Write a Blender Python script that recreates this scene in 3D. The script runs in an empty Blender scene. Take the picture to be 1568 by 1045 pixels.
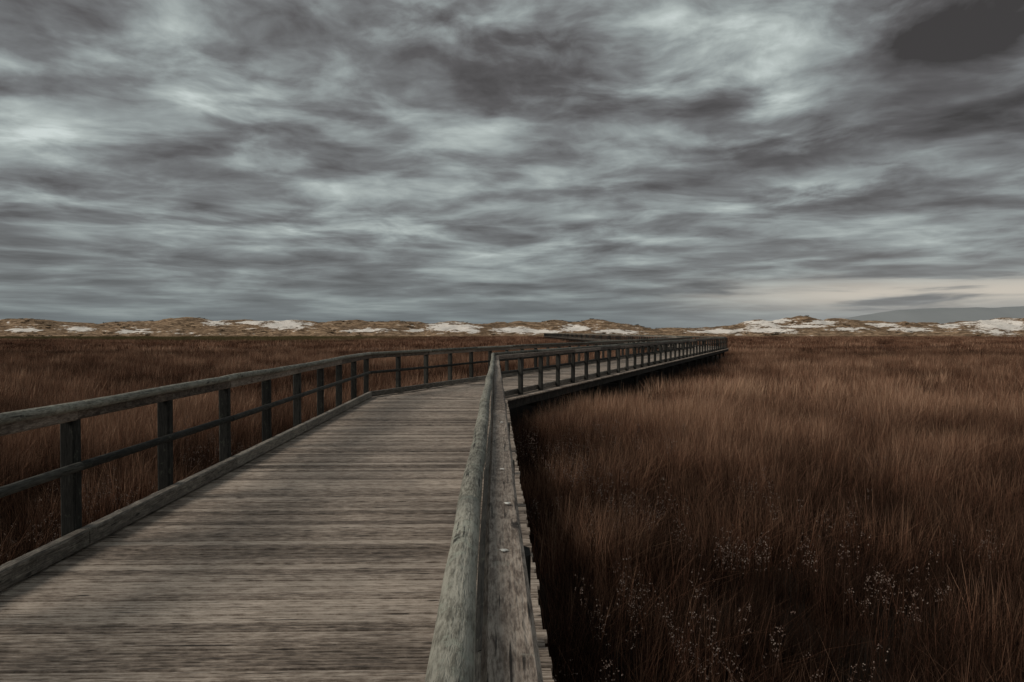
import bpy, math, random
from mathutils import Vector, noise
random.seed(7)
sc = bpy.context.scene
COL = sc.collection

# ------------------------------------------------------------------ helpers
def link(o, parent=None):
    COL.objects.link(o)
    if parent: o.parent = parent
    return o
def empty(name):
    e = bpy.data.objects.new(name, None); COL.objects.link(e); e.empty_display_size = .3
    return e

class G:
    def __init__(s, tree): s.t = tree; s.t.nodes.clear()
    def n(s, typ, ins=None, **kw):
        nd = s.t.nodes.new(typ)
        for k, v in kw.items(): setattr(nd, k, v)
        for k, v in (ins or {}).items():
            sock = nd.inputs[k]
            if isinstance(v, bpy.types.NodeSocket): s.t.links.new(v, sock)
            else: sock.default_value = v
        return nd
    def m(s, op, a, b=0.0, c=None):
        ins = {0: a, 1: b}
        if c is not None: ins[2] = c
        return s.n('ShaderNodeMath', ins, operation=op).outputs[0]
    def vm(s, op, a, b):
        return s.n('ShaderNodeVectorMath', {0: a, 1: b}, operation=op).outputs[0]
    def noise(s, vec, scale, detail=4, rough=.5, dist=0.):
        return s.n('ShaderNodeTexNoise', {'Vector': vec, 'Scale': scale, 'Detail': detail, 'Roughness': rough, 'Distortion': dist}).outputs[0]
    def ramp(s, fac, stops, interp='LINEAR'):
        nd = s.n('ShaderNodeValToRGB', {0: fac}); cr = nd.color_ramp; cr.interpolation = interp
        while len(cr.elements) < len(stops): cr.elements.new(0.5)
        for e, (p, c) in zip(cr.elements, stops):
            e.position = p; e.color = (*c, 1) if not isinstance(c, float) else (c, c, c, 1)
        return nd.outputs[0]
    def mix(s, f, a, b, blend='MIX'):
        nd = s.n('ShaderNodeMix', data_type='RGBA', blend_type=blend)
        for i, v in ((0, f), (6, a), (7, b)):
            if isinstance(v, bpy.types.NodeSocket): s.t.links.new(v, nd.inputs[i])
            else: nd.inputs[i].default_value = v if i == 0 else (*v, 1)
        return nd.outputs[2]
    def smooth(s, v, a, b):
        nd = s.n('ShaderNodeMapRange', {0: v, 1: a, 2: b, 3: 0., 4: 1.}, interpolation_type='SMOOTHSTEP')
        return nd.outputs[0]

def newmat(name):
    m = bpy.data.materials.new(name); m.use_nodes = True
    return m, G(m.node_tree)
def finish(g, col, rough=.85, bump=None, bstr=.5, bdist=.01, spec=.25):
    ins = {'Base Color': col, 'Roughness': rough, 'Specular IOR Level': spec}
    if bump is not None:
        ins['Normal'] = g.n('ShaderNodeBump', {'Height': bump, 'Strength': bstr, 'Distance': bdist}).outputs[0]
    p = g.n('ShaderNodeBsdfPrincipled', ins)
    g.n('ShaderNodeOutputMaterial', {0: p.outputs[0]})

# ------------------------------------------------------------------ materials
def wood(name, dark, mid, light, lichen=None, lich_amt=.5, fine=1.0, spec=.3, rough=.75, rv=.22, along=9., bs=.7):
    m, g = newmat(name)
    gc = g.n('ShaderNodeAttribute', attribute_name='gc').outputs['Vector']
    rnd = g.n('ShaderNodeAttribute', attribute_name='rnd').outputs['Fac']
    grain = g.noise(g.vm('MULTIPLY', gc, (along, 150.0*fine, 1.0)), 1.0, 3, .7)
    blotch = g.noise(g.vm('MULTIPLY', gc, (9., 26., 1.)), 1.0, 4, .74)
    f = g.m('ADD', g.m('MULTIPLY', grain, .60), g.m('MULTIPLY', blotch, .62))
    f = g.m('ADD', f, g.m('MULTIPLY', g.m('SUBTRACT', rnd, .5), rv))
    col = g.ramp(f, [(.44, dark), (.60, mid), (.76, light)])
    # knots
    vo = g.n('ShaderNodeTexVoronoi', {'Vector': g.vm('MULTIPLY', gc, (2.8, 9.0, 1.0)), 'Scale': 1.0, 'Randomness': 1.0})
    kd = g.m('ADD', vo.outputs['Distance'], g.m('MULTIPLY', grain, .14))
    ksel = g.smooth(g.n('ShaderNodeSeparateColor', {0: vo.outputs['Color']}).outputs[0], .56, .60)
    knot = g.m('MULTIPLY', g.m('SUBTRACT', 1., g.smooth(kd, .13, .23)), ksel)
    col = g.mix(g.m('MULTIPLY', knot, .9), col, tuple(c*.3 for c in dark))
    # cracks
    cr = g.noise(g.vm('MULTIPLY', gc, (3.2, 80., 1.)), 1.0, 2, .5)
    crack = g.m('SUBTRACT', 1., g.smooth(cr, .31, .36))
    col = g.mix(g.m('MULTIPLY', crack, .9), col, tuple(c*.22 for c in dark))
    pos = g.n('ShaderNodeNewGeometry').outputs['Position']
    if lichen:
        l1 = g.noise(pos, 14., 6, .78)
        lf = g.smooth(l1, .62-lich_amt*.22, .68-lich_amt*.20)
        col = g.mix(g.m('MULTIPLY', lf, .7), col, lichen)
    big = g.noise(pos, .9, 3, .6)
    col = g.mix(1.0, col, g.ramp(big, [(.3, .72), (.7, 1.25)]), 'MULTIPLY')
    finish(g, col, rough, g.m('ADD', grain, cr), bs, .006, spec)
    return m

M_DECK = wood('weathered_deck_wood', (.080, .061, .047), (.250, .200, .160), (.47, .40, .335), spec=.35, rough=.62, rv=.22)
M_KERB = wood('kerb_wood', (.05, .042, .034), (.13, .113, .095), (.27, .24, .20), (.19, .18, .145), .3)
M_POST = wood('dark_post_wood', (.014, .014, .0125), (.032, .031, .028), (.072, .07, .062), (.075, .08, .062), .2, spec=.15)
M_POLE = wood('lichen_handrail_wood', (.048, .045, .036), (.155, .148, .121), (.32, .31, .262), (.28, .295, .245), .40, along=22, bs=.9, fine=1.0)
M_BEAM = wood('rail_beam_wood', (.042, .031, .025), (.15, .118, .095), (.33, .28, .235), (.24, .22, .185), .25, along=22, bs=.9, fine=1.0)
M_UNDER, g = newmat('understructure_wood')
finish(g, g.ramp(g.noise(g.n('ShaderNodeNewGeometry').outputs['Position'], 6., 3), [(.3, (.012, .011, .009)), (.7, (.045, .038, .032))]), .9)

def grassmat(name, c0, c1, c2, tip, green=False):
    m, g = newmat(name)
    rnd = g.n('ShaderNodeAttribute', attribute_name='rnd').outputs['Fac']
    hh = g.n('ShaderNodeAttribute', attribute_name='hh').outputs['Fac']
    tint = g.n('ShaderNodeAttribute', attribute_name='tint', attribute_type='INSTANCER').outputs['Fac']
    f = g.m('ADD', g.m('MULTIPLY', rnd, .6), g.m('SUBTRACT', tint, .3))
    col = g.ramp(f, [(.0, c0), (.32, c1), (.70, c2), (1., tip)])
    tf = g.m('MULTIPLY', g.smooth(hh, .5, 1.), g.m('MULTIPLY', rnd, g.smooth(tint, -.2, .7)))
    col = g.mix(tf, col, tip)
    if green:
        gr = g.n('ShaderNodeAttribute', attribute_name='green', attribute_type='INSTANCER').outputs['Fac']
        col = g.mix(gr, col, (.13, .12, .055))
    p = g.n('ShaderNodeBsdfDiffuse', {'Color': col})
    g.n('ShaderNodeOutputMaterial', {0: p.outputs[0]})
    return m
M_GRASS = grassmat('marsh_grass_mat', (.024, .014, .010), (.104, .049, .032), (.245, .124, .078), (.52, .34, .23), True)
M_SEED_STEM = grassmat('weed_stem', (.02, .014, .01), (.05, .03, .022), (.09, .055, .04), (.12, .08, .06))
m, g = newmat('seed_fluff'); 
rnd = g.n('ShaderNodeAttribute', attribute_name='rnd').outputs['Fac']
finish(g, g.ramp(rnd, [(0., (.08, .05, .04)), (.6, (.20, .14, .115)), (1., (.40, .32, .27))]), .9, spec=.1); M_FLUFF = m
M_DGRASS = grassmat('dune_grass_mat', (.05, .038, .025), (.19, .13, .08), (.38, .27, .17), (.50, .39, .28))
M_DSHRUB = grassmat('dune_shrub_mat', (.015, .014, .009), (.035, .03, .02), (.08, .06, .04), (.12, .09, .06))

# ground
m, g = newmat('marsh_ground_mat')
pos = g.n('ShaderNodeNewGeometry').outputs['Position']
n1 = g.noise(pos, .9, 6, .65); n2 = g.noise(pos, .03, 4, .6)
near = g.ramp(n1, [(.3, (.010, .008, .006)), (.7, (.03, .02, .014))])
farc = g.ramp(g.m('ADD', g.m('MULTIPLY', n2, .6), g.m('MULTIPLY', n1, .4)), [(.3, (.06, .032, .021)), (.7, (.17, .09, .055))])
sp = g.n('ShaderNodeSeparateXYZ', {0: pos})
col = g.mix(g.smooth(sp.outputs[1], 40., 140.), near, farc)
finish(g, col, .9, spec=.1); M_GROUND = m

# dunes
m, g = newmat('dune_mat')
pos = g.n('ShaderNodeNewGeometry').outputs['Position']
sandA = g.n('ShaderNodeAttribute', attribute_name='sand').outputs['Fac']
sv = g.n('ShaderNodeVectorMath', {0: pos, 1: (.35, .35, 2.2)}, operation='MULTIPLY').outputs[0]
n1 = g.noise(sv, .50, 7, .75); n2 = g.noise(sv, .12, 4, .6); n3 = g.noise(sv, 1.5, 4, .7)
veg = g.ramp(g.m('ADD', g.m('MULTIPLY', n1, .6), g.m('MULTIPLY', n3, .4)), [(.38, (.038, .029, .021)), (.49, (.20, .135, .085)), (.62, (.50, .355, .23))])
sand = g.ramp(n3, [(.3, (.66, .61, .55)), (.7, (.88, .84, .79))])
sf = g.m('ADD', g.m('MULTIPLY', sandA, .36), g.m('ADD', g.m('MULTIPLY', n1, 1.25), g.m('MULTIPLY', n2, .6)))
sf = g.smooth(sf, 1.09, 1.14)
col = g.mix(sf, veg, sand)
finish(g, col, .95, n1, .5, .5, spec=.05); M_DUNE = m

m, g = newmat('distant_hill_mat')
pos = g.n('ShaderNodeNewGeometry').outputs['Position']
finish(g, g.ramp(g.noise(pos, .003, 5), [(.3, (.27, .29, .30)), (.7, (.30, .32, .33))]), 1., spec=0.); M_HILL = m  # pale blue-grey is distance haze painted into the hill's base colour
m, g = newmat('bird_dropping'); 
finish(g, (.62, .62, .58, 1), .8); M_DROP = m

# ------------------------------------------------------------------ mesh accumulators
class Acc:
    def __init__(s): s.v = []; s.f = []; s.gc = []; s.r = []; s.h = []; s.mi = []
    def build(s, name, mats, smooth=False, parent=None, do_link=True):
        me = bpy.data.meshes.new(name); me.from_pydata(s.v, [], s.f)
        if s.gc:
            a = me.attributes.new('gc', 'FLOAT_VECTOR', 'POINT'); a.data.foreach_set('vector', [c for t in s.gc for c in t])
        if s.r:
            a = me.attributes.new('rnd', 'FLOAT', 'POINT'); a.data.foreach_set('value', s.r)
        if s.h:
            a = me.attributes.new('hh', 'FLOAT', 'POINT'); a.data.foreach_set('value', s.h)
        for mm in (mats if isinstance(mats, list) else [mats]): me.materials.append(mm)
        if s.mi: me.polygons.foreach_set('material_index', s.mi)
        if smooth: me.polygons.foreach_set('use_smooth', [True]*len(me.polygons))
        me.update()
        o = bpy.data.objects.new(name, me)
        if do_link: link(o, parent)
        return o

def sweep(acc, path, prof, up=Vector((0, 0, 1)), jit=0.0, rjit=0.0):
    seed = random.random()*80; r = random.random(); n = len(prof)
    per = [0.]
    for i in range(1, n): per.append(per[-1]+math.dist(prof[i], prof[i-1]))
    b = len(acc.v); L = 0.
    for i, p in enumerate(path):
        t = (path[min(i+1, len(path)-1)]-path[max(i-1, 0)]).normalized()
        side = t.cross(up).normalized(); u2 = side.cross(t)
        if i: L += (p-path[i-1]).length
        k = 1+random.uniform(-rjit, rjit)
        if rjit: k *= 1+.06*noise.noise(Vector((L*3, seed, 0)))
        off = side*random.uniform(-jit, jit)+u2*random.uniform(-jit, jit)
        for j, (a, c) in enumerate(prof):
            acc.v.append(tuple(p+off+side*a*k+u2*c*k)); acc.gc.append((L+seed, per[j]+seed, seed)); acc.r.append(r)
    for i in range(len(path)-1):
        for j in range(n):
            a = b+i*n+j; c = b+i*n+(j+1) % n
            acc.f.append((a, c, c+n, a+n))
    acc.f.append(tuple(b+j for j in range(n))[::-1]); acc.f.append(tuple(b+(len(path)-1)*n+j for j in range(n)))

def circ(r, n=14): return [(r*math.cos(2*math.pi*i/n-1.5), r*math.sin(2*math.pi*i/n-1.5)) for i in range(n)]
def rrect(w, h, b=.008):
    w /= 2; h /= 2
    return [(w-b, -h), (w, -h+b), (w, h-b), (w-b, h), (-w+b, h), (-w, h-b), (-w, -h+b), (-w+b, -h)]

# ------------------------------------------------------------------ boardwalk path
S1 = -.0227
def dirv(s): return Vector((s, 1, 0)).normalized()
dA, dB, dC = dirv(S1), dirv(.404), dirv(-.03)
def right(t): return Vector((t.y, -t.x, 0))
HW = 1.60   # post line half width
EDGE = .22  # deck overhang past post line
R1 = Vector((-.34, 16.9, 0))
def mit(tA, tB):
    b = (right(tA)+right(tB)).normalized(); return b/b.dot(right(tA))
C1 = R1-mit(dA, dB)*HW
R2 = R1+dB*55.5
C2 = R2-mit(dB, dC)*HW
C0 = C1-dA*21.0
C3 = C2+dC*190.
def offpath(u):
    return [C0+right(dA)*u, C1+mit(dA, dB)*u, C2+mit(dB, dC)*u, C3+right(dC)*u]

segs = [(C0, C1, 0, None), (C1, C2, 0, None), (C2, C3, 0, None)]
def tanhalf(tA, tB):
    ang = math.atan2(tA.y, tA.x)-math.atan2(tB.y, tB.x); return math.tan(ang/2)
k1, k2 = tanhalf(dA, dB), tanhalf(dB, dC)

board = empty('boardwalk')
WD = HW+EDGE
def deck_section(name, A, B, t, a, b_, zoff, grooved):
    acc = Acc(); L = (B-A).length; n = right(t); pitch = .112; s = pitch/2 - abs(a)*WD
    w = .101
    if grooved:
        pr = [(-w/2, -.012), (-w/2+.004, -.001), (-w*.20, 0.), (-w*.18, -.005), (-w*.13, -.005), (-w*.11, 0.), (w*.15, 0.), (w*.17, -.005), (w*.22, -.005), (w*.24, 0.), (w/2-.004, -.001), (w/2, -.012), (w/2, -.035), (-w/2, -.035)]
    else:
        pr = [(-w/2, -.004), (-w/2+.005, 0), (w/2-.005, 0), (w/2, -.004), (w/2, -.035), (-w/2, -.035)]
    m_ = len(pr)
    while s < L+abs(b_)*WD:
        u0, u1 = -WD, WD
        if a > 0: u1 = min(u1, s/a)
        elif a < 0: u0 = max(u0, s/a)
        if b_ > 0: u0 = max(u0, (s-L)/b_)
        elif b_ < 0: u1 = min(u1, (s-L)/b_)
        if u1-u0 > .08:
            if u0 == -WD: u0 += random.uniform(-.012, .012)
            if u1 == WD: u1 += random.uniform(-.014, .014)
            seed = random.random()*90; r = random.random(); zj = random.uniform(-.003, .003)+zoff
            tilt = random.uniform(-.035, .035); sk = random.uniform(-.0012, .0012)
            base = len(acc.v); cuts = [u0, u0+(u1-u0)*.33, u0+(u1-u0)*.66, u1]
            for ci, u in enumerate(cuts):
                bz = random.uniform(-.001, .001)
                for (x, z) in pr:
                    p = A+t*(s+x+sk*ci)+n*u; acc.v.append((p.x, p.y, z+zj+tilt*x+bz))
                    acc.gc.append((u+seed, x+seed*.37, seed)); acc.r.append(r)
            for ci in range(3):
                for j in range(m_):
                    q0 = base+ci*m_+j; q1 = base+ci*m_+(j+1) % m_
                    acc.f.append((q0, q1, q1+m_, q0+m_))
            acc.f.append(tuple(base+j for j in range(m_))[::-1]); acc.f.append(tuple(base+3*m_+j for j in range(m_)))
        s += pitch
    acc.build(name, M_DECK, parent=board)
deck_section('deck_near', C0, C1, dA, 0., -k1, 0., True)
deck_section('deck_middle', C1, C2, dB, k1, -k2, -.008, True)
deck_section('deck_far', C2, C3, dC, k2, 0., 0., False)

# understructure : joists / fascia + piles
acc = Acc()
def sample(A, B, step):
    L = (B-A).length; k = max(1, int(round(L/step))); return [A.lerp(B, i/k) for i in range(k+1)]
for u in (-WD+.12, -.6, .6, WD-.12):
    P = offpath(u)
    for i in range(3):
        pts = [p+Vector((0, 0, -.16)) for p in (P[i], P[i+1])]
        sweep(acc, pts, rrect(.08, .2))
for i, (A, B, _, _) in enumerate(segs):
    t = (B-A).normalized(); n = right(t)
    for p in sample(A, B, 3.0)[1:-1]:
        for u in (-WD+.2, WD-.2):
            q = p+n*u; sweep(acc, [q+Vector((0, 0, -1.6)), q+Vector((0, 0, -.26))], circ(.08, 10), up=Vector((0, 1, 0)))
        sweep(acc, [p-n*(WD-.1)+Vector((0, 0, -.34)), p+n*(WD-.1)+Vector((0, 0, -.34))], rrect(.1, .14))
acc.build('joists_and_piles', M_UNDER, parent=board)

# ------------------------------------------------------------------ railings
def railing(sign):
    root = empty('wooden_railing')
    posts, poles, beams, kerb = Acc(), Acc(), Acc(), Acc()
    ins = -sign   # toward the walkway
    P = offpath(sign*HW)
    for i in range(3):
        A, B = P[i], P[i+1]; t = (B-A).normalized(); n = right(t)
        if i == 0 and sign < 0:
            k = int((B-A).length/1.52); pts = [B-t*1.52*j for j in range(k, -1, -1)]
        else:
            pts = sample(A, B, 1.5)
        far = i == 2
        if i > 0: ppts = pts[1:]
        else: ppts = pts
        for p in ppts:
            lean = Vector((random.uniform(-.008, .008), random.uniform(-.008, .008), 0))
            q = [p+Vector((0, 0, .0)), p+lean*.5+Vector((0, 0, .5)), p+lean+Vector((0, 0, .945))]
            sweep(posts, q, rrect(.112, .10, .014), up=t, rjit=.01)
        for kind, off, z, prof, acc_, seglen, jit in (
            ('pole', .109, 1.068, circ(.0355, 18), poles, 3.0, .0012),
            ('beam', .018, .992, rrect(.102, .10, .01), beams, 3.0, .0),
            ('mid', .085, .60, circ(.034, 12), posts, 3.0, .0012),
            ('kerb', .105, .075, rrect(.09, .13, .012), kerb, 3.0, .0)):
            Q = offpath(sign*HW+ins*off); a, b = Q[i], Q[i+1]
            L = (b-a).length; k = max(1, round(L/seglen))
            prev = (0., 0.)
            for j in range(k):
                s0 = L*j/k+.003; s1 = L*(j+1)/k-.003
                cur = (random.uniform(-.014, .014), random.uniform(-.010, .010)) if kind in ('pole', 'mid') else (random.uniform(-.004, .004), random.uniform(-.003, .003))
                if j == k-1 : cur = (0., 0.)
                steps = 2 if far else (14 if kind == 'pole' else 6)
                pth = []
                for q in range(steps+1):
                    f = q/steps; s = s0+(s1-s0)*f
                    bow = noise.noise(Vector((s*.9, sign*7+z*3, i*5.)))*(.014 if kind == 'pole' else .005)
                    pth.append(a+t*s+n*(prev[0]*(1-f)+cur[0]*f+bow)+Vector((0, 0, z+prev[1]*(1-f)+cur[1]*f+bow*.5)))
                sweep(acc_, pth, prof, jit=0 if far else jit, rjit=.0 if kind in ('beam', 'kerb') else .02)
                prev = (cur[0]+random.uniform(-.006, .006), cur[1]+random.uniform(-.004, .004))
    posts.build('posts_and_mid_rail', M_POST, parent=root)
    poles.build('round_handrail', M_POLE, smooth=True, parent=root)
    beams.build('flat_rail_beam', M_BEAM, parent=root)
    kerb.build('kerb_board', M_KERB, parent=root)
    if sign > 0:
        d = Acc()
        Q = offpath(HW-.018)
        tA = dA; nA = right(dA)
        def blob(c, rx, ry, h):
            b = len(d.v); N = 14; ph = random.random()*9
            d.v.append(tuple(c+Vector((0, 0, h))))
            for ring, rr_, hz in ((0, .6, .8), (1, 1., 0.)):
                for i in range(N):
                    a = 2*math.pi*i/N; w = rr_*(1+.25*math.sin(3*a+ph)+.15*math.sin(5*a+ph*2))
                    d.v.append(tuple(c+nA*math.cos(a)*rx*w+tA*math.sin(a)*ry*w+Vector((0, 0, h*hz-.0005))))
            for i in range(N):
                j = (i+1) % N
                d.f.append((b, b+1+i, b+1+j)); d.f.append((b+1+i, b+1+N+i, b+1+N+j, b+1+j))
        for y, u in ((1.82, -.005), (2.32, .012), (2.9, 0.), (4.4, .01)):
            c = Q[0]+tA*((y-Q[0].y)/tA.y)+nA*u; c.z = 1.0445; blob(c, .010, .006+random.random()*.006, .003)
        d.build('droppings', M_DROP, smooth=True, parent=root)
railing(-1); railing(1)

# ------------------------------------------------------------------ ground
GZ = -1.0
N = 60
me = bpy.data.meshes.new('marsh_ground')
xs = [math.copysign(abs(i/N)**2.2*6000, i) for i in range(-N, N+1)]
vs = []; fs = []
for j, y in enumerate(xs):
    for i, x in enumerate(xs):
        r = math.hypot(x, y)
        vs.append((x, y, GZ+(.10*noise.noise(Vector((x*.2, y*.2, 0))) if r < 250 else 0)))
M2 = 2*N+1
for j in range(2*N):
    for i in range(2*N):
        a = j*M2+i; fs.append((a, a+1, a+1+M2, a+M2))
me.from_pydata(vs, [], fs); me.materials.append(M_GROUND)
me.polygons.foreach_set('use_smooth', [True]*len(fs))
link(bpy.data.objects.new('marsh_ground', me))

# ------------------------------------------------------------------ dunes
FP, HY = 1100., 508.
prof = [(-600, 494), (-200, 490), (0, 491), (50, 488), (100, 491), (160, 496), (200, 493), (240, 490), (290, 485), (325, 490), (370, 488), (400, 491), (440, 488), (490, 493), (540, 489), (580, 492), (620, 490), (660, 494), (700, 492), (740, 495), (790, 492), (820, 493), (850, 489), (880, 491), (910, 488), (950, 494), (975, 497), (1000, 503), (1030, 500), (1060, 503), (1090, 500), (1120, 498), (1150, 490), (1175, 491), (1205, 486), (1240, 490), (1270, 488), (1310, 491), (1340, 490), (1380, 494), (1410, 493), (1440, 497), (1475, 490), (1500, 491), (1530, 486), (1568, 488), (1700, 485), (2200, 492)]
def prf(px):
    for (a, ya), (b, yb) in zip(prof, prof[1:]):
        if px <= b:
            f = max(0, min(1, (px-a)/(b-a))); f = f*f*(3-2*f); return ya+(yb-ya)*f
    return prof[-1][1]
sandspots = [(435, 497, 34, 7), (330, 495, 20, 4), (384, 494, 20, 3), (690, 503, 44, 6), (722, 506, 24, 4), (790, 507, 44, 5), (835, 508, 28, 3), (640, 506, 18, 2), (880, 503, 30, 4), (1165, 494, 34, 5), (1190, 491, 20, 3), (1230, 500, 30, 3), (1300, 504, 36, 3),
             (1530, 499, 50, 11), (1400, 505, 40, 3), (1450, 500, 22, 3), (1350, 498, 20, 3), (200, 507, 26, 3), (40, 506, 26, 3), (120, 504, 30, 3), (560, 507, 34, 3), (940, 508, 34, 3), (1090, 508, 40, 3), (1260, 494, 22, 3), (1515, 492, 20, 4), (1180, 506, 36, 3)]
NX, NY = 900, 80; X0, X1, Y0, Y1 = -560., 620., 325., 470.
vs = []; fs = []; sand = []
def dune_h(x, y):
    px = 784+FP*x/400.
    H = (HY-prf(px))*400./FP+1.6
    ridge = 400+14*noise.noise(Vector((x*.01, 3, 0)))
    e = (y-Y0)/(ridge-Y0) if y < ridge else 1-(y-ridge)/(Y1-ridge)
    e = max(0, min(1, e)); env = (e*e*(3-2*e))**1.1
    nn = noise.fractal(Vector((x*.075, y*.06, 0)), .8, 2., 6)
    n2 = noise.noise(Vector((x*.035, y*.03, 5))); n3 = noise.noise(Vector((x*.05, y*.03, 15)))
    front = 3.2*math.exp(-((y-350-10*n2)/10.)**2)*(0.3+1.6*n2)+2.6*math.exp(-((y-372-8*n3)/9.)**2)*(0.2+1.6*n3)
    h = env*(H+.3)+(nn*1.8+.1)*min(1, e*4)*(.55 if abs(y-ridge) < 15 else .9)+max(0, front)*.85
    return GZ-.05+max(0, h)*(1 if e > 0 else 0)
for j in range(NY+1):
    y = Y0+(Y1-Y0)*j/NY
    for i in range(NX+1):
        x = X0+(X1-X0)*i/NX; z = dune_h(x, y)
        if j == 0: z = GZ-.3
        vs.append((x, y, z))
        px = 784+FP*x/y; py = HY-FP*(z-1.6)/y
        s = 0.
        for (a, b, sx, sy) in sandspots:
            q = ((px-a)/sx)**2+((py-b)/(sy*1.1))**2
            if q < 4: s = max(s, math.exp(-q*.9))
        sand.append(s if y < 415 else 0.)
for j in range(NY):
    for i in range(NX):
        a = j*(NX+1)+i; fs.append((a, a+1, a+NX+2, a+NX+1))
me = bpy.data.meshes.new('sand_dunes'); me.from_pydata(vs, [], fs); me.materials.append(M_DUNE)
a = me.attributes.new('sand', 'FLOAT', 'POINT'); a.data.foreach_set('value', sand)
me.polygons.foreach_set('use_smooth', [True]*len(fs))
link(bpy.data.objects.new('sand_dunes', me))
dune_v, dune_s = vs, sand

# distant low hill (far right)
vs = []; fs = []; NXh = 200
def hill_h(px):
    f = max(0, min(1, (px-1110)/330)); f = f*f*(3-2*f)
    return f*36+3.0*noise.fractal(Vector((px*.012, 0, 0)), 1, 2, 4)*f+4*math.exp(-((px-1560)/60)**2)
for i in range(NXh+1):
    x = 1200+7600*i/NXh; y = 5200.; px = 784+FP*x/y; H = max(0, hill_h(px))*y/FP+2
    for (dy, f) in ((-500, 0.), (-250, .55), (0, 1.), (400, 0.)):
        vs.append((x, y+dy, -2+H*f))
for i in range(NXh):
    for j in range(3):
        a = i*4+j; fs.append((a, a+4, a+5, a+1))
me = bpy.data.meshes.new('distant_hill'); me.from_pydata(vs, [], fs); me.materials.append(M_HILL)
me.polygons.foreach_set('use_smooth', [True]*len(fs))
link(bpy.data.objects.new('distant_hill', me))

# ------------------------------------------------------------------ grass tufts
def blade(acc, base, h, w, lean, az, segs=4, face=None, mi=0):
    r = random.random(); b = len(acc.v); fa = random.uniform(0, math.pi) if face is None else face
    sx, sy = math.cos(fa)*w/2, math.sin(fa)*w/2
    for i in range(segs+1):
        f = i/segs; d = lean*h*(f**1.7); z = h*f*(1-.15*lean*f)
        x = base[0]+math.cos(az)*d; y = base[1]+math.sin(az)*d; ww = (1-f**1.6)
        if i == segs:
            acc.v.append((x, y, z)); acc.r.append(r); acc.h.append(1.)
        else:
            acc.v += [(x-sx*ww, y-sy*ww, z), (x+sx*ww, y+sy*ww, z)]; acc.r += [r, r]; acc.h += [f, f]
    for i in range(segs-1):
        q = b+2*i; acc.f.append((q, q+1, q+3, q+2)); acc.mi.append(mi)
    q = b+2*(segs-1); acc.f.append((q, q+1, q+2)); acc.mi.append(mi)

def tuft(name, nb, rad, h0, h1, w, mat, segs=4, leanm=.28):
    a = Acc()
    maz = random.uniform(-1.2, 1.4)
    for _ in range(nb):
        rr = rad*math.sqrt(random.random()); th = random.uniform(0, 6.283)
        az = random.gauss(maz, .9)
        if random.random() < .4: az = th
        h = random.uniform(h0, h1)*(1-.15*rr/rad)
        ln = abs(random.gauss(0, leanm))+.04
        if random.random() < .10: ln += .6
        blade(a, (rr*math.cos(th), rr*math.sin(th)), h, w*random.uniform(.6, 1.3), ln, az, segs)
    return a.build(name, mat, do_link=False)

def scatter(name, tufts, pts):
    col = bpy.data.collections.new(name+'_parts')
    for o in tufts: col.objects.link(o)
    me = bpy.data.meshes.new(name); me.from_pydata([p[:3] for p in pts], [], [])
    at = me.attributes.new('rot', 'FLOAT_VECTOR', 'POINT'); at.data.foreach_set('vector', [c for p in pts for c in (p[4]*math.cos(p[3]*3), p[4]*math.sin(p[3]*3), p[3])])
    at = me.attributes.new('scl', 'FLOAT', 'POINT'); at.data.foreach_set('value', [p[5] for p in pts])
    at = me.attributes.new('idx', 'INT', 'POINT'); at.data.foreach_set('value', [p[6] for p in pts])
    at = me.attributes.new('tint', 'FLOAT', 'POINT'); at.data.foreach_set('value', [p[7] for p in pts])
    at = me.attributes.new('green', 'FLOAT', 'POINT'); at.data.foreach_set('value', [p[8] for p in pts])
    o = bpy.data.objects.new(name, me); link(o)
    t = bpy.data.node_groups.new(name+'_scatter', 'GeometryNodeTree')
    t.interface.new_socket('Geometry', in_out='INPUT', socket_type='NodeSocketGeometry')
    t.interface.new_socket('Geometry', in_out='OUTPUT', socket_type='NodeSocketGeometry')
    N = t.nodes.new; gi = N('NodeGroupInput'); go = N('NodeGroupOutput'); ip = N('GeometryNodeInstanceOnPoints'); ci = N('GeometryNodeCollectionInfo')
    ci.inputs['Collection'].default_value = col; ci.inputs['Separate Children'].default_value = True; ci.inputs['Reset Children'].default_value = True
    def na(nm, ty):
        q = N('GeometryNodeInputNamedAttribute'); q.data_type = ty; q.inputs['Name'].default_value = nm; return q.outputs['Attribute']
    L = t.links.new
    L(gi.outputs[0], ip.inputs['Points']); L(ci.outputs[0], ip.inputs['Instance']); ip.inputs['Pick Instance'].default_value = True
    L(na('idx', 'INT'), ip.inputs['Instance Index']); L(na('rot', 'FLOAT_VECTOR'), ip.inputs['Rotation']); L(na('scl', 'FLOAT'), ip.inputs['Scale'])
    L(ip.outputs[0], go.inputs[0])
    md = o.modifiers.new('scatter', 'NODES'); md.node_group = t
    return o

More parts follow.
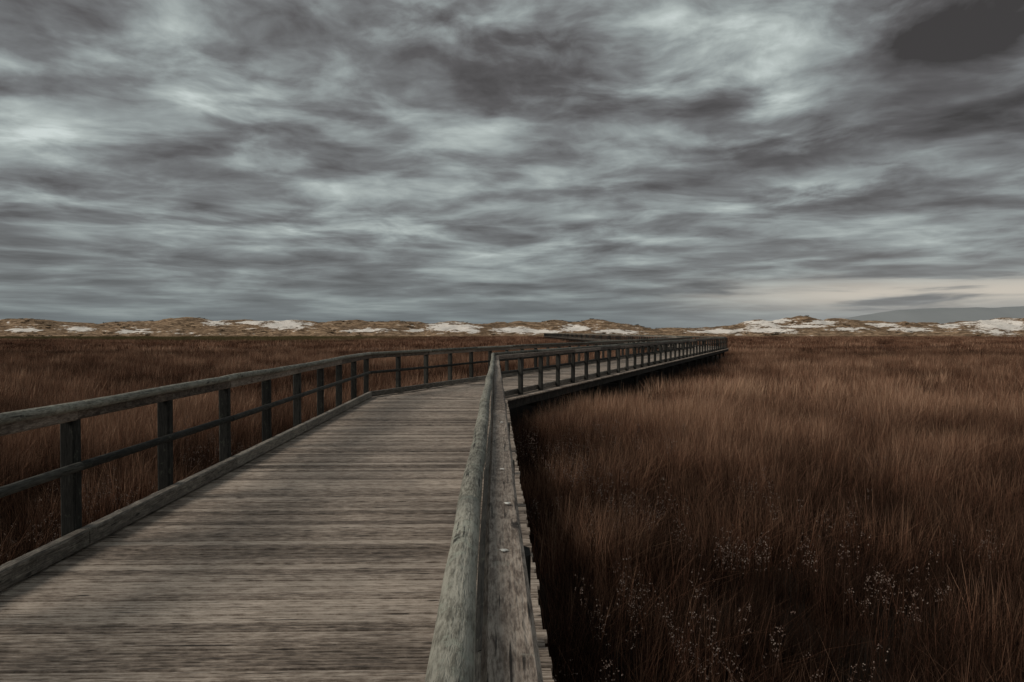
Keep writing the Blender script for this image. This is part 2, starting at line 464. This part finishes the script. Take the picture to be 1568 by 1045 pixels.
CP = [C0-dA*3, C1, C2, C3]
def walkdist(x, y):
    p = Vector((x, y, 0)); best = 1e9
    for A, B in zip(CP, CP[1:]):
        d = B-A; t = max(0, min(1, (p-A).dot(d)/d.length_squared)); best = min(best, (A+d*t-p).length)
    return best
def sm(v, a, b):
    f = max(0, min(1, (v-a)/(b-a))); return f*f*(3-2*f)
tufts = []
for i in range(8): tufts.append(tuft('g%02d' % len(tufts), 80, .22, .42, .98, .0064, M_GRASS, 3, .26))
for i in range(4): tufts.append(tuft('g%02d' % len(tufts), 100, .6, .5, .92, .014, M_GRASS, 2, .24))
for i in range(4): tufts.append(tuft('g%02d' % len(tufts), 110, 1.9, .45, .85, .05, M_GRASS, 2, .2))
pts = []
def add(x, y, kind, margin):
    wd = walkdist(x, y)
    if wd < WD+margin: return
    nz = noise.noise(Vector((x*.7, y*.7, 0))); n2 = noise.noise(Vector((x*.16, y*.16, 9))); n3 = noise.noise(Vector((x*.03, y*.06, 19)))
    s = 1.0+.30*nz+.18*n2+random.uniform(-.14, .14)
    if wd < WD+1.0: s *= .80+.2*(wd-WD)
    idx = {0: random.randrange(8), 1: 8+random.randrange(4), 2: 12+random.randrange(4)}[kind]
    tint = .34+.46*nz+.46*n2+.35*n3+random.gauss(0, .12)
    tint -= .14*(1-sm(wd, WD+.3, WD+3.5))+(.14*(1-sm(y, 8, 40)) if x < 0 else 0)  # lens vignette painted into the tint: darker by the walkway and near left
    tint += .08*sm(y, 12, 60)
    gy = y+80*noise.noise(Vector((x*.012, y*.012, 3)))
    green = .8*sm(gy, 180, 220)*(1-sm(x, -70, -20)) if y > 150 else 0.
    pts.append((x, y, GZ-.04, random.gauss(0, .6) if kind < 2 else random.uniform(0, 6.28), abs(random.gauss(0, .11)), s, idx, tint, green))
for _ in range(9500):
    y = random.uniform(-1, 22); add(random.uniform(-1, 1)*(7+y*.72), y, 0, .12)
for _ in range(6000):
    y = random.uniform(19, 85); x = random.uniform(-1, 1)*(y*.8+6); add(x, y, 1, .5)
for _ in range(6000):
    y = 75+265*random.random()**.8; x = random.uniform(-1, 1)*(y*.8+6); add(x, y, 2, 1.6)
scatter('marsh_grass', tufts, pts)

# seed-head weeds
def weed(name):
    a = Acc()
    for _ in range(5):
        th = random.uniform(0, 6.28); h = random.uniform(.68, 1.05); ln = random.uniform(.05, .35)
        bx, by = .09*math.cos(th), .09*math.sin(th)
        blade(a, (bx, by), h, .006, ln, th, 4)
        for _k in range(10):
            f = random.uniform(.74, 1.0); d = ln*h*f**1.7; z = h*f*(1-.15*ln*f)
            cx, cy = bx+math.cos(th)*d, by+math.sin(th)*d
            t2 = random.uniform(0, 6.28); q = random.uniform(.02, .06)*(1.2-f*.4)
            ex, ey, ez = cx+math.cos(t2)*q, cy+math.sin(t2)*q, z+random.uniform(.02, .06)
            b = len(a.v); r = random.random()*.5
            a.v += [(cx-.0012, cy, z), (cx+.0012, cy, z), (ex, ey, ez)]; a.r += [r]*3; a.h += [.5]*3; a.f.append((b, b+1, b+2)); a.mi.append(0)
            for _f in range(3):
                s = random.uniform(.0025, .0060); ox, oy, oz = (ex+random.gauss(0, .008), ey+random.gauss(0, .008), ez+random.gauss(0, .007))
                b = len(a.v); r = random.random()
                a.v += [(ox+s, oy, oz), (ox-s, oy, oz), (ox, oy+s, oz), (ox, oy-s, oz), (ox, oy, oz+s*1.3), (ox, oy, oz-s)]
                a.r += [r]*6; a.h += [1]*6
                for tri in ((0, 2, 4), (2, 1, 4), (1, 3, 4), (3, 0, 4), (2, 0, 5), (1, 2, 5), (3, 1, 5), (0, 3, 5)):
                    a.f.append(tuple(b+k for k in tri)); a.mi.append(1)
    return a.build(name, [M_SEED_STEM, M_FLUFF], do_link=False)
weeds = [weed('w%02d' % i) for i in range(5)]
wp = []
cl = [(1.36, 8, .3, 9), (1.0, 5, .2, 4), (1.4, 4.2, .2, 4), (.9, 10, .3, 9), (.6, 12.5, .4, 8), (2.5, 4.6, .2, 2), (2.0, 6.5, .2, 4), (1.5, 14, 1., 5), (3.0, 5.6, .2, 2), (3.6, 8.5, .3, 3),
      (-5.0, 8, .6, 6), (-4.8, 11.5, .6, 6), (-4.9, 6.0, .4, 3), (-6.5, 14, 1.2, 5)]
for cx, cy, s, k in cl:
    for _ in range(k):
        x, y = random.gauss(cx, s), random.gauss(cy, s*1.4)
        if walkdist(x, y) > WD+.15: wp.append((x, y, GZ, random.uniform(0, 6.28), random.uniform(0, .1), random.uniform(.8, 1.03), random.randrange(5), .3, 0.))
for _ in range(45):
    x, y = random.uniform(-16, 16), random.uniform(3, 24)
    if walkdist(x, y) > WD+.15: wp.append((x, y, GZ, random.uniform(0, 6.28), random.uniform(0, .1), random.uniform(.75, .95), random.randrange(5), .3, 0.))
scatter('seed_head_weeds', weeds, wp)

# dune vegetation
dg = [tuft('d%02d' % i, 50, 1.1, .35, .8, .06, M_DGRASS, 2, .5) for i in range(3)]+[tuft('d%02d' % (3+i), 80, 1.1, .35, .95, .10, M_DSHRUB, 2, .6) for i in range(2)]
dp = []
for _ in range(12000):
    k = random.randrange(len(dune_v)); x, y, z = dune_v[k]
    if dune_s[k] > .2 or z < -.6 or y > 420 or abs(x) > 440: continue
    nn = noise.fractal(Vector((x*.03, y*.05, 2)), 1, 2, 4)
    if nn < .05: continue
    sh = noise.fractal(Vector((x*.02, y*.04, 12)), 1, 2, 4)
    px = 784+FP*x/400
    if 225 < px < 325 or px < 130: sh += .15
    x += random.uniform(-.9, .9); y += random.uniform(-1, 1)
    dp.append((x, y, dune_h(x, y)-.08, random.uniform(0, 6.28), .1, random.uniform(.5, 1.2), (3+random.randrange(2)) if sh > .16 or random.random() < .14 else random.randrange(3), .3+random.uniform(-.25, .25), 0.))
scatter('dune_vegetation', dg, dp)

# ------------------------------------------------------------------ world
SUN_EL, SUN_AZ = math.radians(40), math.radians(256)   # azimuth clockwise from +Y
w = bpy.data.worlds.new('World'); sc.world = w; w.use_nodes = True
g = G(w.node_tree)
D = g.n('ShaderNodeTexCoord').outputs['Generated']
s3 = g.n('ShaderNodeSeparateXYZ', {0: D}); X, Y, Z = s3.outputs
hyp = g.m('SQRT', g.m('ADD', g.m('MULTIPLY', X, X), g.m('MULTIPLY', Y, Y)))
az = g.m('ARCTAN2', X, Y); el = g.m('ARCTAN2', Z, hyp); elp = g.m('MAXIMUM', el, 0.)
# cloudlet coordinates : azimuth x log-elevation (rolls flatten toward the horizon)
Q = g.n('ShaderNodeCombineXYZ', {0: g.m('MULTIPLY', az, 8.0), 1: g.m('MULTIPLY', g.m('LOGARITHM', g.m('ADD', elp, .07), math.e), 8.0), 2: 0.5}).outputs[0]
W1 = g.n('ShaderNodeTexNoise', {'Vector': Q, 'Scale': .55, 'Detail': 2., 'Roughness': .5})
wv = g.vm('SUBTRACT', W1.outputs['Color'], (.5, .5, .5))
QS = g.vm('ADD', Q, g.vm('MULTIPLY', wv, (1.1, 1.1, 0)))
a1 = g.noise(g.vm('ADD', QS, (9., 2., 4.)), .34, 2, .5)
q1 = g.noise(g.vm('MULTIPLY', QS, (.85, 1., 1.)), .78, 6, .53)
q2 = g.noise(g.vm('ADD', QS, (3.3, 7.1, 2.)), 1.7, 5, .52)
wa = g.n('ShaderNodeSeparateXYZ', {0: wv})
azw = g.m('ADD', az, g.m('ADD', g.m('MULTIPLY', g.m('SUBTRACT', q1, .5), .14), g.m('MULTIPLY', wa.outputs[0], .12)))
elw = g.m('ADD', el, g.m('ADD', g.m('MULTIPLY', g.m('SUBTRACT', q2, .5), .08), g.m('MULTIPLY', wa.outputs[1], .05)))
def blobw(px, py, sx, sy, wt):
    a0 = math.atan((px-784)/FP); e0 = math.atan((HY-py)/FP*math.cos(a0)); sa = sx/FP*math.cos(a0)**2; se = sy/FP*math.cos(a0)
    u = g.m('MULTIPLY', g.m('SUBTRACT', azw, a0), 1/sa); v = g.m('MULTIPLY', g.m('SUBTRACT', elw, e0), 1/se)
    q = g.m('ADD', g.m('MULTIPLY', u, u), g.m('MULTIPLY', v, v))
    return g.m('MULTIPLY', g.m('EXPONENT', g.m('MULTIPLY', q, -1.)), wt)
val = g.m('ADD', .525, g.m('MULTIPLY', g.m('SUBTRACT', a1, .5), .55))
val = g.m('ADD', val, g.m('MULTIPLY', g.m('SUBTRACT', q1, .5), 1.45))
val = g.m('ADD', val, g.m('MULTIPLY', g.m('SUBTRACT', q2, .5), .80))
for b in [(1480, 65, 170, 85, -.62), (1560, 10, 120, 60, -.2), (60, 20, 200, 70, -.22), (700, 90, 260, 55, -.20), (1000, 170, 220, 45, -.18), (1150, 240, 200, 25, -.12),
          (380, 75, 130, 50, .24), (130, 190, 110, 35, .20), (560, 280, 380, 70, .12), (1215, 130, 70, 90, .24), (1290, 268, 120, 18, .20), (1040, 30, 200, 40, .12), (350, 320, 260, 30, .10), (820, 345, 160, 24, .08),
          (1500, 250, 120, 50, -.12), (1460, 350, 160, 25, .08)]:
    val = g.m('ADD', val, blobw(*b))
cc = g.ramp(val, [(.0, (.050, .045, .042)), (.26, (.106, .102, .102)), (.46, (.182, .189, .191)), (.64, (.290, .322, .320)), (.82, (.43, .480, .465)), (1., (.62, .685, .665))])
hz = g.m('EXPONENT', g.m('MULTIPLY', elp, -1/.060))
hazec = g.mix(g.smooth(az, .05, .50), (.150, .178, .190), (.26, .265, .265))
cc = g.mix(g.m('MULTIPLY', hz, .95), cc, hazec)
u = g.m('MULTIPLY', g.m('SUBTRACT', el, .047), 1/.017)
band = g.m('MULTIPLY', g.m('EXPONENT', g.m('MULTIPLY', g.m('MULTIPLY', u, u), -1.)), g.m('MULTIPLY', g.smooth(az, .16, .50), g.smooth(az, 1.6, 1.0)))
cc = g.mix(g.m('MULTIPLY', band, g.smooth(q1, .38, .56)), cc, (.57, .52, .45))
sky = g.n('ShaderNodeTexSky', sky_type='NISHITA', sun_disc=False, sun_elevation=SUN_EL, sun_rotation=SUN_AZ)
cc10 = g.vm('MULTIPLY', cc, (12.5,)*3)
full = g.mix(.97, sky.outputs[0], cc10)
bg = g.n('ShaderNodeBackground', {'Color': full, 'Strength': .08})
g.n('ShaderNodeOutputWorld', {0: bg.outputs[0]})
try: w.cycles.sampling_method = 'NONE'
except Exception as ex: print(ex)

# sun
sl = bpy.data.lights.new('sun', 'SUN'); sl.energy = 1.9; sl.angle = math.radians(20); sl.color = (1., .91, .80)
so = bpy.data.objects.new('sun', sl); link(so)
sd = Vector((math.sin(SUN_AZ)*math.cos(SUN_EL), math.cos(SUN_AZ)*math.cos(SUN_EL), math.sin(SUN_EL)))
so.rotation_euler = sd.to_track_quat('Z', 'Y').to_euler()

# camera
cam = bpy.data.cameras.new('camera'); cam.sensor_width = 36; cam.lens = 36*FP/1568; cam.clip_end = 20000; cam.clip_start = .05
co = bpy.data.objects.new('camera', cam); link(co); co.location = (0, 0, 1.6)
co.rotation_euler = (math.radians(90)-math.atan(14.5/FP), 0, 0)
sc.camera = co
sc.view_settings.view_transform = 'Standard'; sc.view_settings.look = 'None'; sc.view_settings.exposure = 0
